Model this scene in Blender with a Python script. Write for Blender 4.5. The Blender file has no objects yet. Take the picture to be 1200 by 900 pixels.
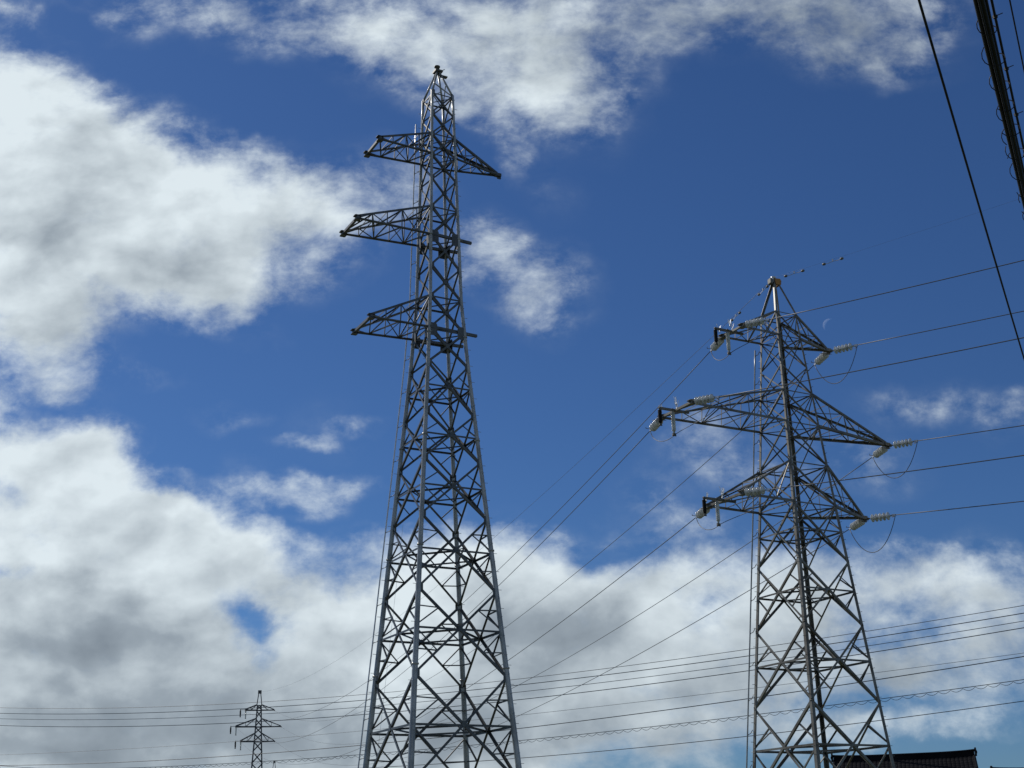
import bpy, math, random
import numpy as np
from mathutils import Vector, Matrix
random.seed(7)
S = bpy.context.scene
COL = S.collection
EYE = 1.6

# ------------------------------------------------------------------ camera
PITCH, ROLL = 0.34588, -0.02395
cam = bpy.data.cameras.new('camera')
cam.sensor_width = 36; cam.lens = 1552.0/1200*36
cam.clip_start = 0.1; cam.clip_end = 6000
co = bpy.data.objects.new('camera', cam); COL.objects.link(co)
R0 = Vector((1, 0, 0)); U0 = Vector((0, -math.sin(PITCH), math.cos(PITCH))); F0 = Vector((0, math.cos(PITCH), math.sin(PITCH)))
c_, s_ = math.cos(ROLL), math.sin(ROLL)
Rr = c_*R0 + s_*U0; Ur = c_*U0 - s_*R0
mw = Matrix((Rr, Ur, -F0)).transposed().to_4x4(); mw.translation = (0, 0, EYE)
co.matrix_world = mw
S.camera = co
S.view_settings.view_transform = 'Standard'
S.view_settings.look = 'None'
S.view_settings.exposure = -0.7
S.view_settings.gamma = 1
S.render.use_motion_blur = False

# ------------------------------------------------------------------ sun
SUN_AZ, SUN_EL = math.radians(-52), math.radians(41)      # azimuth from +Y towards +X
sd = Vector((math.sin(SUN_AZ)*math.cos(SUN_EL), math.cos(SUN_AZ)*math.cos(SUN_EL), math.sin(SUN_EL)))
sun = bpy.data.lights.new('sun', 'SUN'); sun.energy = 5.0; sun.angle = math.radians(0.5); sun.color = (1.0, 0.95, 0.88)
so = bpy.data.objects.new('sun', sun); COL.objects.link(so); so.location = (-40, 20, 60)
so.rotation_euler = sd.to_track_quat('Z', 'Y').to_euler()

# ------------------------------------------------------------------ world: sky texture with a layer of clouds
#BLOBS{
CLOUDS = [(-0.4277, 0.5818, 0.1099, 0.0904, 2.11, 1.3),(-0.3369, 0.5464, 0.1296, 0.0855, 2.711, 1.3),(-0.2479, 0.5117, 0.1254, 0.0623, 2.849, 1.0),(-0.1841, 0.5358, 0.0902, 0.039, 2.709, 0.6),(-0.1409, 0.5452, 0.0877, 0.0446, 2.994, 0.42),(-0.3532, 0.4829, 0.1314, 0.069, 2.912, 0.9),(-0.2516, 0.4492, 0.0676, 0.0361, 2.529, 0.6),(-0.2081, 0.4214, 0.0365, 0.0159, 2.638, 0.4),(-0.3968, 0.4225, 0.0689, 0.0518, 2.408, 0.9),(-0.3518, 0.3877, 0.0454, 0.0305, 2.36, 0.5),(-0.422, 0.4613, 0.0664, 0.0446, 2.794, 0.8),(-0.3258, 0.5915, 0.0651, 0.0303, 2.436, 0.6),(-0.1116, 0.5201, 0.0505, 0.0281, 3.097, 0.22),(-0.2962, 0.3826, 0.0428, 0.0129, 2.833, 0.22),(-0.4359, 0.6586, 0.0503, 0.0352, 2.435, 0.8),(-0.4356, 0.7278, 0.0479, 0.0244, 2.848, 0.44),(-0.3206, 0.7245, 0.0691, 0.0361, 3.076, 0.4),(-0.2282, 0.7102, 0.0703, 0.0394, 2.853, 0.48),(-0.1215, 0.7072, 0.0774, 0.0441, 2.863, 0.66),(-0.0229, 0.6866, 0.1233, 0.0697, 2.767, 0.7),(0.025, 0.6414, 0.0833, 0.0597, 2.734, 0.53),(-0.0758, 0.6573, 0.0835, 0.0431, 2.884, 0.35),(-0.0024, 0.5785, 0.0414, 0.0162, 1.771, 0.31),(0.0993, 0.7099, 0.1293, 0.0405, 3.115, 0.48),(0.0823, 0.6704, 0.0691, 0.0517, 2.594, 0.4),(0.1904, 0.7074, 0.0912, 0.045, 3.128, 0.37),(0.0577, 0.619, 0.0695, 0.0491, 2.404, 0.31),(0.3098, 0.6861, 0.0832, 0.0532, -3.113, 0.44),(0.2516, 0.7101, 0.0912, 0.036, 3.125, 0.35),(0.3567, 0.6982, 0.0695, 0.0615, -2.776, 0.31),(0.033, 0.5405, 0.0467, 0.0227, 2.146, 0.13),(0.008, 0.464, 0.0753, 0.0383, 2.714, 0.45),(0.0311, 0.4326, 0.0352, 0.0341, 2.553, 0.28),(-0.0223, 0.4757, 0.0355, 0.0313, 3.075, 0.3),(-0.2283, 0.3373, 0.0283, 0.0145, -3.0, 0.28),(-0.1644, 0.315, 0.0272, 0.0098, 3.016, 0.45),(-0.1282, 0.329, 0.0272, 0.0114, 3.107, 0.36),(-0.1671, 0.2712, 0.0403, 0.015, 2.964, 0.6),(-0.1253, 0.2771, 0.0367, 0.0124, 3.111, 0.36),(-0.1342, 0.2278, 0.0291, 0.0169, -2.628, 0.4),(-0.1803, 0.2323, 0.0297, 0.02, 3.066, 0.4),(-0.2086, 0.2771, 0.0282, 0.0196, 2.114, 0.25),(-0.1567, 0.3283, 0.0409, 0.0355, 2.952, 0.12),(-0.4072, 0.3562, 0.0184, 0.0135, 1.835, 0.5),(-0.3931, 0.3201, 0.05, 0.0302, 2.693, 0.8),(-0.3472, 0.2978, 0.0574, 0.0347, 3.05, 0.9),(-0.3389, 0.3187, 0.0376, 0.028, 2.971, 0.7),(-0.3674, 0.2639, 0.087, 0.0543, 3.038, 1.0),(-0.2942, 0.2621, 0.0827, 0.0394, 2.744, 1.0),(-0.2535, 0.2475, 0.0813, 0.0395, 2.829, 0.9),(-0.2194, 0.2265, 0.0539, 0.026, 2.752, 0.5),(-0.2968, 0.2086, 0.1439, 0.0591, 3.097, 1.2),(-0.3506, 0.1581, 0.1674, 0.0824, 3.079, 1.5),(-0.2216, 0.1424, 0.1661, 0.0692, 3.102, 1.3),(-0.1521, 0.163, 0.0783, 0.0377, 2.766, 0.9),(-0.2563, 0.0877, 0.2632, 0.0666, 3.112, 1.5),(-0.1189, 0.0966, 0.1256, 0.0732, 3.098, 1.2),(-0.4079, 0.2112, 0.0801, 0.0645, 2.839, 0.8),(-0.1916, 0.1864, 0.0662, 0.0254, 2.767, 0.7),(-0.1043, 0.1973, 0.039, 0.0294, 1.454, 0.7),(-0.0524, 0.2026, 0.0683, 0.0427, 3.106, 0.88),(-0.0102, 0.1951, 0.0779, 0.0522, 2.937, 0.88),(-0.0431, 0.1508, 0.1023, 0.0634, 3.109, 0.88),(0.0471, 0.1678, 0.1283, 0.0642, 3.036, 0.88),(0.1, 0.1924, 0.0518, 0.0261, 3.129, 0.48),(0.0196, 0.1118, 0.1387, 0.0556, 3.12, 0.8),(0.1229, 0.1469, 0.1275, 0.0506, 3.126, 0.72),(0.1771, 0.184, 0.0711, 0.0389, -3.14, 0.72),(0.2287, 0.1828, 0.0839, 0.0389, 3.139, 0.64),(0.2874, 0.1879, 0.0711, 0.0325, -3.14, 0.64),(0.3575, 0.1797, 0.0774, 0.0356, -3.133, 0.64),(0.1976, 0.1262, 0.1582, 0.0437, 3.124, 0.64),(0.313, 0.136, 0.1079, 0.0377, 3.133, 0.72),(0.1063, 0.0853, 0.1623, 0.0424, 3.121, 0.56),(0.3269, 0.0984, 0.0948, 0.0182, -3.076, 0.4),(0.2434, 0.0821, 0.1246, 0.0212, 3.121, 0.48),(-0.0312, 0.0824, 0.1249, 0.0484, 3.117, 0.64),(0.2065, 0.2228, 0.0385, 0.0204, 2.768, 0.32),(0.1601, 0.3027, 0.0667, 0.0354, 2.945, 0.32),(0.11, 0.2521, 0.0393, 0.0308, 2.561, 0.32),(0.3327, 0.3374, 0.0754, 0.0214, -3.065, 0.3),(0.3962, 0.3301, 0.0361, 0.0228, -2.643, 0.38),(0.351, 0.1799, 0.0585, 0.0449, -2.989, 0.4),(0.2659, 0.2861, 0.0601, 0.0278, 3.14, 0.3),(0.1486, 0.2376, 0.0263, 0.0202, -3.097, 0.25),(-0.2108, 0.1817, 0.0321, 0.0163, 2.521, -0.7),(-0.1971, 0.164, 0.0263, 0.0212, 2.687, -0.75),(-0.1976, 0.1769, 0.0557, 0.0413, 2.868, -0.35),(-0.3883, 0.2108, 0.0301, 0.0103, 2.929, -0.7),(0.2793, 0.1738, 0.0389, 0.0141, -3.064, -0.55),(0.2706, 0.1548, 0.0515, 0.0101, -3.075, -0.6),(0.2962, 0.1041, 0.1011, 0.0122, -3.096, -0.5),(-0.0886, 0.2845, 0.0468, 0.0346, 3.08, -0.3),(0.0952, 0.11, 0.0378, 0.0185, 3.129, -0.35),(0.0101, 0.2276, 0.0134, 0.0131, 1.475, -0.2),(0.3342, 0.0619, 0.0618, 0.0131, 3.124, -0.5),(0.1542, 0.1814, 0.0326, 0.0141, -2.98, -0.5),(0.0621, 0.2164, 0.026, 0.012, 2.943, -0.35),(0.0801, 0.1228, 0.0444, 0.0074, -3.062, -0.35),(-0.2821, 0.2789, 0.0268, 0.0172, 3.051, -0.3),(-0.2554, 0.2782, 0.0276, 0.0133, 2.742, -0.4),(-0.2762, 0.3932, 0.0441, 0.0175, 2.567, -0.25),(-0.3057, 0.466, 0.0597, 0.0369, 2.664, 0.6),(-0.2204, 0.4599, 0.0451, 0.0291, 2.489, 0.4),(-0.4042, 0.7197, 0.0492, 0.0152, 2.705, -0.35)]
GREYS = [(-0.2678, 0.1657, 0.0966, 0.0287, 3.109, 0.8),(-0.3482, 0.1329, 0.1402, 0.0374, 3.109, 0.5),(-0.194, 0.0923, 0.2008, 0.0365, 3.116, 0.75),(-0.3435, 0.0836, 0.1253, 0.0302, 3.111, 0.6),(-0.3218, 0.1961, 0.0586, 0.0195, 3.104, 0.5),(-0.0313, 0.0764, 0.1558, 0.0301, 3.118, 0.3),(0.1184, 0.079, 0.1868, 0.0423, 3.121, 0.55),(0.021, 0.1556, 0.0768, 0.0382, 3.12, 0.35),(0.2798, 0.1243, 0.158, 0.0374, 3.124, 0.45),(0.0369, 0.6628, 0.0921, 0.0514, 2.668, 0.5),(0.197, 0.6937, 0.1513, 0.0535, 3.12, 1.0),(0.3169, 0.6814, 0.0831, 0.0531, -3.111, 1.0),(0.2069, 0.1576, 0.2686, 0.0702, 3.123, 0.38),(-0.0301, 0.1632, 0.1027, 0.0511, 3.114, 0.25),(-0.3029, 0.2898, 0.0874, 0.0416, 3.087, 0.2),(-0.2208, 0.7145, 0.0917, 0.045, 3.091, 0.3),(-0.252, 0.4569, 0.067, 0.0293, 2.632, 0.35),(-0.361, 0.4909, 0.1087, 0.0389, 3.001, 0.3),(-0.3607, 0.2637, 0.06, 0.0272, 3.086, 0.3),(-0.1288, 0.6851, 0.0681, 0.0354, 3.097, 0.3),(0.351, 0.1799, 0.0645, 0.0323, -3.126, 0.4),(0.2351, 0.1827, 0.0774, 0.0324, 3.134, 0.35),(-0.3744, 0.4069, 0.049, 0.0298, 3.044, 0.25)]
#}BLOBS
W = bpy.data.worlds.new('World'); S.world = W; W.use_nodes = True
W.cycles.sampling_method = 'MANUAL'; W.cycles.sample_map_resolution = 256
nt = W.node_tree; nt.nodes.clear(); N = nt.nodes; LK = nt.links
def node(t, **k):
    n = N.new(t)
    for a, b in k.items(): setattr(n, a, b)
    return n
def mth(op, a, b=None, c=None, clamp=False):
    n = node('ShaderNodeMath', operation=op, use_clamp=clamp)
    for i, v in enumerate((a, b, c)):
        if v is None: continue
        if hasattr(v, 'is_linked') or hasattr(v, 'links'): LK.new(v, n.inputs[i])
        else: n.inputs[i].default_value = v
    return n.outputs[0]
def smooth(v, lo, hi, a=0.0, b=1.0):
    n = node('ShaderNodeMapRange', interpolation_type='SMOOTHSTEP')
    LK.new(v, n.inputs['Value'])
    n.inputs['From Min'].default_value = lo; n.inputs['From Max'].default_value = hi
    n.inputs['To Min'].default_value = a; n.inputs['To Max'].default_value = b
    return n.outputs[0]
sky = node('ShaderNodeTexSky', sky_type='NISHITA')
sky.sun_disc = False; sky.sun_elevation = SUN_EL; sky.sun_rotation = SUN_AZ
sky.air_density = 1.0; sky.dust_density = 0.3; sky.ozone_density = 3.0; sky.altitude = 50
SKY_TINT = (0.41, 0.65, 1.0)
tc = node('ShaderNodeTexCoord')
sep = node('ShaderNodeSeparateXYZ'); LK.new(tc.outputs['Generated'], sep.inputs[0])
ay = mth('MAXIMUM', mth('ABSOLUTE', sep.outputs['Y']), 0.12)
uu = mth('DIVIDE', sep.outputs['X'], ay); vv = mth('DIVIDE', sep.outputs['Z'], ay)
uvn = node('ShaderNodeCombineXYZ'); LK.new(uu, uvn.inputs[0]); LK.new(vv, uvn.inputs[1])
uv = uvn.outputs[0]
def noise(vec, scale, detail, rough=0.55, dist=0.0, off=(0, 0, 0), sc=(1, 1, 1), lac=2.0):
    m = node('ShaderNodeMapping'); LK.new(vec, m.inputs[0]); m.inputs['Location'].default_value = off; m.inputs['Scale'].default_value = sc
    n = node('ShaderNodeTexNoise'); LK.new(m.outputs[0], n.inputs['Vector'])
    n.inputs['Scale'].default_value = scale; n.inputs['Detail'].default_value = detail
    n.inputs['Roughness'].default_value = rough; n.inputs['Distortion'].default_value = dist; n.inputs['Lacunarity'].default_value = lac
    return n
def warp(vec, scale, detail, amp, off):
    wn = noise(vec, scale, detail, 0.55, off=off)
    ws = node('ShaderNodeVectorMath', operation='SUBTRACT'); LK.new(wn.outputs['Color'], ws.inputs[0]); ws.inputs[1].default_value = (0.5, 0.5, 0.5)
    wm = node('ShaderNodeVectorMath', operation='MULTIPLY_ADD'); LK.new(ws.outputs[0], wm.inputs[0]); wm.inputs[1].default_value = (amp, amp*0.75, 0.0); LK.new(vec, wm.inputs[2])
    return wm.outputs[0]
wuv = warp(uv, 14.0, 7.0, 0.085, (3.1, 1.7, 0.4))       # ragged outline
tuv = warp(uv, 8.0, 3.0, 0.035, (1.1, 6.7, 0.4))        # texture inside
def field(blobs, vec):
    acc = None
    for (x, y, rx, ry, ro, w) in blobs:
        m = node('ShaderNodeMapping', vector_type='TEXTURE'); LK.new(vec, m.inputs[0])
        m.inputs['Location'].default_value = (x, y, 0); m.inputs['Rotation'].default_value = (0, 0, ro); m.inputs['Scale'].default_value = (rx*1.25, ry*1.25, 1)
        g = node('ShaderNodeTexGradient', gradient_type='SPHERICAL'); LK.new(m.outputs[0], g.inputs[0])
        acc = mth('MULTIPLY', g.outputs['Fac'], w) if acc is None else mth('MULTIPLY_ADD', g.outputs['Fac'], w, acc)
    return acc
# beyond the part of the sky the photograph shows: plain broken cloud
front = smooth(sep.outputs['Y'], 0.45, 0.75)
D = mth('MINIMUM', field([b for b in CLOUDS if b[5] > 0], wuv), 1.45)
HOLES = field([b for b in CLOUDS if b[5] < 0], wuv)
gen = noise(tc.outputs['Generated'], 2.2, 2.0, off=(5, 2, 1))
genv = smooth(gen.outputs['Fac'], 0.46, 0.66, 0.0, 0.75)
mixf = node('ShaderNodeMix', data_type='FLOAT'); LK.new(front, mixf.inputs[0]); LK.new(genv, mixf.inputs[2]); LK.new(D, mixf.inputs[3])
Dm = mth('ADD', mixf.outputs[0], HOLES)
f1 = noise(tuv, 17.0, 14.0, 0.64, 0.0, sc=(1, 1.3, 1))
gate = smooth(Dm, 0.0, 0.28)
dens = mth('ADD', mth('MULTIPLY', mth('MULTIPLY', mth('SUBTRACT', f1.outputs['Fac'], 0.5), 2.3), gate), Dm)
alpha = smooth(dens, -0.02, 1.30)
GR = field(GREYS, wuv)
sx, sy = -0.016, 0.012                     # a step towards the sun, for the self-shading of the clouds
b1 = noise(tuv, 11.0, 7.0, 0.50, 0.0, off=(2, 2, 0), sc=(1, 1.35, 1))
b2 = noise(tuv, 11.0, 7.0, 0.50, 0.0, off=(2+sx, 2+sy*1.35, 0), sc=(1, 1.35, 1))
rel = mth('SUBTRACT', b1.outputs['Fac'], b2.outputs['Fac'])
shade = mth('MULTIPLY_ADD', rel, 1.1, 1.04)
bign = noise(tuv, 6.0, 7.0, 0.52, off=(9, 4, 0), sc=(1, 1.8, 1))
shade = mth('MULTIPLY_ADD', mth('SUBTRACT', bign.outputs['Fac'], 0.5), 0.45, shade)
om = node('ShaderNodeMapping'); LK.new(wuv, om.inputs[0]); om.inputs['Location'].default_value = (-0.05, 0.04, 0)
Doff = mth('MINIMUM', field([b for b in CLOUDS if b[5] > 0.65 and b[2] > 0.05], om.outputs[0]), 1.6)
shade = mth('MULTIPLY_ADD', Doff, -0.14, shade)
shade = mth('MULTIPLY_ADD', GR, -0.50, shade)
shade = mth('MAXIMUM', mth('MINIMUM', shade, 1.0), 0.0)
cr = node('ShaderNodeValToRGB'); LK.new(shade, cr.inputs[0]); cr.color_ramp.interpolation = 'LINEAR'
e = cr.color_ramp.elements
e[0].position = 0.0; e[0].color = (2.0, 2.5, 3.1, 1)
e[1].position = 1.0; e[1].color = (12.2, 13.6, 14.3, 1)
m_ = e.new(0.5); m_.color = (5.2, 6.1, 6.9, 1)
tint = node('ShaderNodeMix', data_type='RGBA', blend_type='MULTIPLY'); tint.inputs[0].default_value = 1.0
LK.new(sky.outputs[0], tint.inputs[6]); tint.inputs[7].default_value = (*SKY_TINT, 1)
mix = node('ShaderNodeMix', data_type='RGBA'); LK.new(mth('MULTIPLY', alpha, 0.97), mix.inputs[0]); LK.new(tint.outputs[2], mix.inputs[6]); LK.new(cr.outputs[0], mix.inputs[7])
bg = node('ShaderNodeBackground'); bg.inputs['Strength'].default_value = 0.1
LK.new(mix.outputs[2], bg.inputs['Color'])
wo = node('ShaderNodeOutputWorld'); LK.new(bg.outputs[0], wo.inputs['Surface'])

# ------------------------------------------------------------------ materials
def material(name, base, rough=0.6, metal=0.0, vary=None, scale=3.0, spec=0.5, bump=0.0, stretch=(1, 1, 1), lo=0.42, hi=0.62):
    m = bpy.data.materials.new(name); m.use_nodes = True
    t = m.node_tree; b = t.nodes['Principled BSDF']
    b.inputs['Roughness'].default_value = rough; b.inputs['Metallic'].default_value = metal
    b.inputs['Specular IOR Level'].default_value = spec
    c = t.nodes.new('ShaderNodeTexCoord'); mp = t.nodes.new('ShaderNodeMapping'); mp.inputs['Scale'].default_value = stretch
    t.links.new(c.outputs['Object'], mp.inputs[0])
    n = t.nodes.new('ShaderNodeTexNoise'); n.inputs['Scale'].default_value = scale; n.inputs['Detail'].default_value = 6; n.inputs['Roughness'].default_value = 0.65
    t.links.new(mp.outputs[0], n.inputs['Vector'])
    r = t.nodes.new('ShaderNodeValToRGB'); t.links.new(n.outputs['Fac'], r.inputs[0])
    r.color_ramp.elements[0].position = lo; r.color_ramp.elements[0].color = (*base, 1)
    v = vary or tuple(x*0.75 for x in base)
    r.color_ramp.elements[1].position = hi; r.color_ramp.elements[1].color = (*v, 1)
    t.links.new(r.outputs[0], b.inputs['Base Color'])
    if bump:
        bp = t.nodes.new('ShaderNodeBump'); bp.inputs['Strength'].default_value = bump; bp.inputs['Distance'].default_value = 0.02
        t.links.new(n.outputs['Fac'], bp.inputs['Height']); t.links.new(bp.outputs[0], b.inputs['Normal'])
    return m
M = {
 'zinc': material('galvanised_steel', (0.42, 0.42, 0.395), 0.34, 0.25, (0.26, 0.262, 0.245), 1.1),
 'zinc_shade': material('galvanised_angle_shaded', (0.105, 0.108, 0.102), 0.42, 0.2, (0.06, 0.062, 0.06), 1.3),  # same galvanised steel, with the shade of downward faces put into the colour
 'old': material('weathered_steel', (0.18, 0.175, 0.15), 0.5, 0.3, (0.09, 0.078, 0.06), 0.9),
 'rust': material('rusty_steel', (0.45, 0.22, 0.06), 0.8, 0.0, (0.20, 0.12, 0.06), 3.0),
 'far': material('distant_dark_steel', (0.09, 0.095, 0.105), 0.7, 0.1),
 'wire': material('aluminium_conductor', (0.11, 0.115, 0.12), 0.5, 0.3),
 'bright': material('bare_aluminium', (0.6, 0.61, 0.62), 0.35, 0.5),
 'black': material('black_rubber', (0.008, 0.008, 0.009), 0.6, 0.0, (0.014, 0.014, 0.014), spec=0.2),
 'porc': material('glazed_porcelain', (0.66, 0.68, 0.67), 0.2, 0.0, (0.36, 0.37, 0.35), 3.5),
 'tile': material('dark_glazed_roof_tile', (0.010, 0.010, 0.012), 0.8, 0.0, (0.016, 0.016, 0.018), 0.5, spec=0.03),
 'wood': material('dark_timber', (0.06, 0.045, 0.035), 0.7),
 'wall': material('cream_plaster', (0.5, 0.47, 0.4), 0.9, 0.0, (0.42, 0.4, 0.34), 1.2, bump=0.2),
 'glass': material('window_glass', (0.03, 0.04, 0.05), 0.08),
 'conc': material('concrete', (0.32, 0.31, 0.29), 0.9, 0.0, (0.25, 0.24, 0.23), 4.0, bump=0.3),
 'spike': material('white_plastic', (0.85, 0.87, 0.88), 0.25),
 'grass': material('grass_ground', (0.06, 0.085, 0.025), 0.95, 0.0, (0.12, 0.11, 0.06), 0.12, bump=0.3),
 'road': material('asphalt', (0.05, 0.05, 0.052), 0.9, 0.0, (0.065, 0.065, 0.065), 2.0, bump=0.2),
 'paint': material('road_paint', (0.75, 0.75, 0.73), 0.8),
}

# ------------------------------------------------------------------ mesh helpers
class MB:
    def __init__(s): s.v = []; s.f = []; s.sm = []
    def add(s, vs, fs, smooth=False):
        k = len(s.v); s.v += [tuple(v) for v in vs]; s.f += [tuple(i+k for i in f) for f in fs]; s.sm += [smooth]*len(fs)
        return s
    def tube(s, pts, r, n=8, caps=True):
        pts = [Vector(p) for p in pts]; rs = r if isinstance(r, (list, tuple)) else [r]*len(pts)
        vs = []; a = None
        for i, p in enumerate(pts):
            d = (pts[min(i+1, len(pts)-1)] - pts[max(i-1, 0)]).normalized()
            if a is None: a = d.orthogonal().normalized()
            else:
                a = (a - d*a.dot(d)); a = a.normalized() if a.length > 1e-6 else d.orthogonal().normalized()
            b = d.cross(a)
            for k in range(n):
                t = 2*math.pi*k/n; vs.append(p + (a*math.cos(t) + b*math.sin(t))*rs[i])
        fs = [(i*n+k, i*n+(k+1) % n, (i+1)*n+(k+1) % n, (i+1)*n+k) for i in range(len(pts)-1) for k in range(n)]
        if caps: fs += [tuple(range(n-1, -1, -1)), tuple((len(pts)-1)*n+k for k in range(n))]
        return s.add(vs, fs, n > 5)
    def prism(s, a, b, e1, e2, poly):
        a = Vector(a); b = Vector(b); n = len(poly)
        vs = [a + e1*x + e2*y for x, y in poly] + [b + e1*x + e2*y for x, y in poly]
        fs = [(k, (k+1) % n, n+(k+1) % n, n+k) for k in range(n)] + [tuple(range(n-1, -1, -1)), tuple(range(n, 2*n))]
        return s.add(vs, fs)
    def bar(s, a, b, nrm, w, h):
        a = Vector(a); b = Vector(b); d = (b-a).normalized(); nrm = Vector(nrm); nrm = (nrm - d*nrm.dot(d)).normalized(); e = nrm.cross(d)
        return s.prism(a, b, e, nrm, [(-w/2, -h/2), (w/2, -h/2), (w/2, h/2), (-w/2, h/2)])
    def angle(s, a, b, nrm, w, t=None, flip=1):
        """rolled angle section: one flange in the face plane, the other pointing inward"""
        t = t or w*0.14
        a = Vector(a); b = Vector(b); d = (b-a).normalized(); nrm = Vector(nrm); nrm = (nrm - d*nrm.dot(d))
        nrm = nrm.normalized() if nrm.length > 1e-6 else d.orthogonal().normalized()
        e = nrm.cross(d)*flip
        h = w/2
        return s.prism(a, b, e, nrm, [(-h, 0), (h, 0), (h, -t), (-h+t, -t), (-h+t, -w), (-h, -w)])
    def box(s, c, size, rot=0):
        cx, cy, cz = c; x, y, z = (q/2 for q in size); co, si = math.cos(rot), math.sin(rot)
        vs = [(cx+i*x*co-j*y*si, cy+i*x*si+j*y*co, cz+k*z) for i in (-1, 1) for j in (-1, 1) for k in (-1, 1)]
        return s.add(vs, [(0, 1, 3, 2), (4, 6, 7, 5), (0, 4, 5, 1), (2, 3, 7, 6), (0, 2, 6, 4), (1, 5, 7, 3)])
    def plate(s, c, nrm, up, w, h, t=0.016):
        """octagonal gusset plate"""
        c = Vector(c); nrm = Vector(nrm).normalized(); up = Vector(up); up = (up-nrm*up.dot(nrm)).normalized(); e = up.cross(nrm)
        k = 0.3; poly = [(-w/2, -h/2*(1-k)), (-w/2*(1-k), -h/2), (w/2*(1-k), -h/2), (w/2, -h/2*(1-k)), (w/2, h/2*(1-k)), (w/2*(1-k), h/2), (-w/2*(1-k), h/2), (-w/2, h/2*(1-k))]
        return s.prism(c-nrm*t/2, c+nrm*t/2, e, up, poly)
    def lathe(s, a, d, prof, n=20):
        """profile [(dist, radius)] swept round the axis a + d"""
        a = Vector(a); d = Vector(d).normalized(); e = d.orthogonal().normalized(); g = d.cross(e); vs = []
        for t, r in prof:
            for k in range(n):
                th = 2*math.pi*k/n; vs.append(a + d*t + (e*math.cos(th)+g*math.sin(th))*r)
        m = len(prof)
        fs = [(i*n+k, i*n+(k+1) % n, (i+1)*n+(k+1) % n, (i+1)*n+k) for i in range(m-1) for k in range(n)]
        fs += [tuple(range(n-1, -1, -1)), tuple((m-1)*n+k for k in range(n))]
        return s.add(vs, fs, True)
    def build(s, name, mat, parent=None, label=None):
        me = bpy.data.meshes.new(name); me.from_pydata(s.v, [], s.f)
        me.polygons.foreach_set('use_smooth', s.sm); me.materials.append(mat); me.update()
        o = bpy.data.objects.new(name, me); COL.objects.link(o)
        if parent: o.parent = parent
        if label: o['label'] = label
        return o
def tag(o, label=None, cat=None, group=None, kind=None):
    for k, v in (('label', label), ('category', cat), ('group', group), ('kind', kind)):
        if v: o[k] = v
    return o
def thing(name, label, cat, loc=(0, 0, 0), rz=0.0, group=None):
    o = bpy.data.objects.new(name, None); COL.objects.link(o); o.location = loc; o.rotation_euler = (0, 0, rz)
    o.empty_display_size = 0.3
    return tag(o, label, cat, group)
def copy_tree(o, parent=None):
    c = o.copy(); COL.objects.link(c); c.parent = parent
    for ch in list(o.children): copy_tree(ch, c)
    return c
def lerp(a, b, t): return Vector(a)*(1-t) + Vector(b)*t

# ------------------------------------------------------------------ ground
g = MB(); g.add([(-3000, -3000, 0), (3000, -3000, 0), (3000, 3000, 0), (-3000, 3000, 0)], [(0, 1, 2, 3)])
tag(g.build('ground', M['grass']), kind='structure', label='grassy ground under the pylons')
rd = MB(); rd.add([(-3, -300, .004), (5, -300, .004), (34, 300, .004), (26, 300, .004)], [(0, 1, 2, 3)])
ro_ = rd.build('road', M['road']); tag(ro_, kind='structure', label='asphalt lane passing the pylons'); ro_.location = (-28, 0, 0)

# ------------------------------------------------------------------ lattice towers
CORN = {'L': (-1, 1), 'N': (-1, -1), 'R': (1, -1), 'F': (1, 1)}
FACES = [('N', 'R', (0, -1, 0)), ('L', 'N', (-1, 0, 0)), ('R', 'F', (1, 0, 0)), ('F', 'L', (0, 1, 0))]
def leg_pt(prof, k, z):
    s = float(np.interp(z, [a for a, b in prof], [b for a, b in prof]))/math.sqrt(2)
    return Vector((CORN[k][0]*s, CORN[k][1]*s, z))
def corner_plates(root, prof, mat, z, w, h, inset, out):
    for k in 'LNRF':
        mb = MB()
        for (ka, kb, n) in FACES:
            if k not in (ka, kb): continue
            p = leg_pt(prof, k, z); q = leg_pt(prof, kb if k == ka else ka, z); d = (q-p).normalized()
            mb.plate(p+d*inset+Vector(n)*out, n, (0, 0, 1), w, h, .014)
        mb.build('gusset_plate', mat, root)
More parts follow.
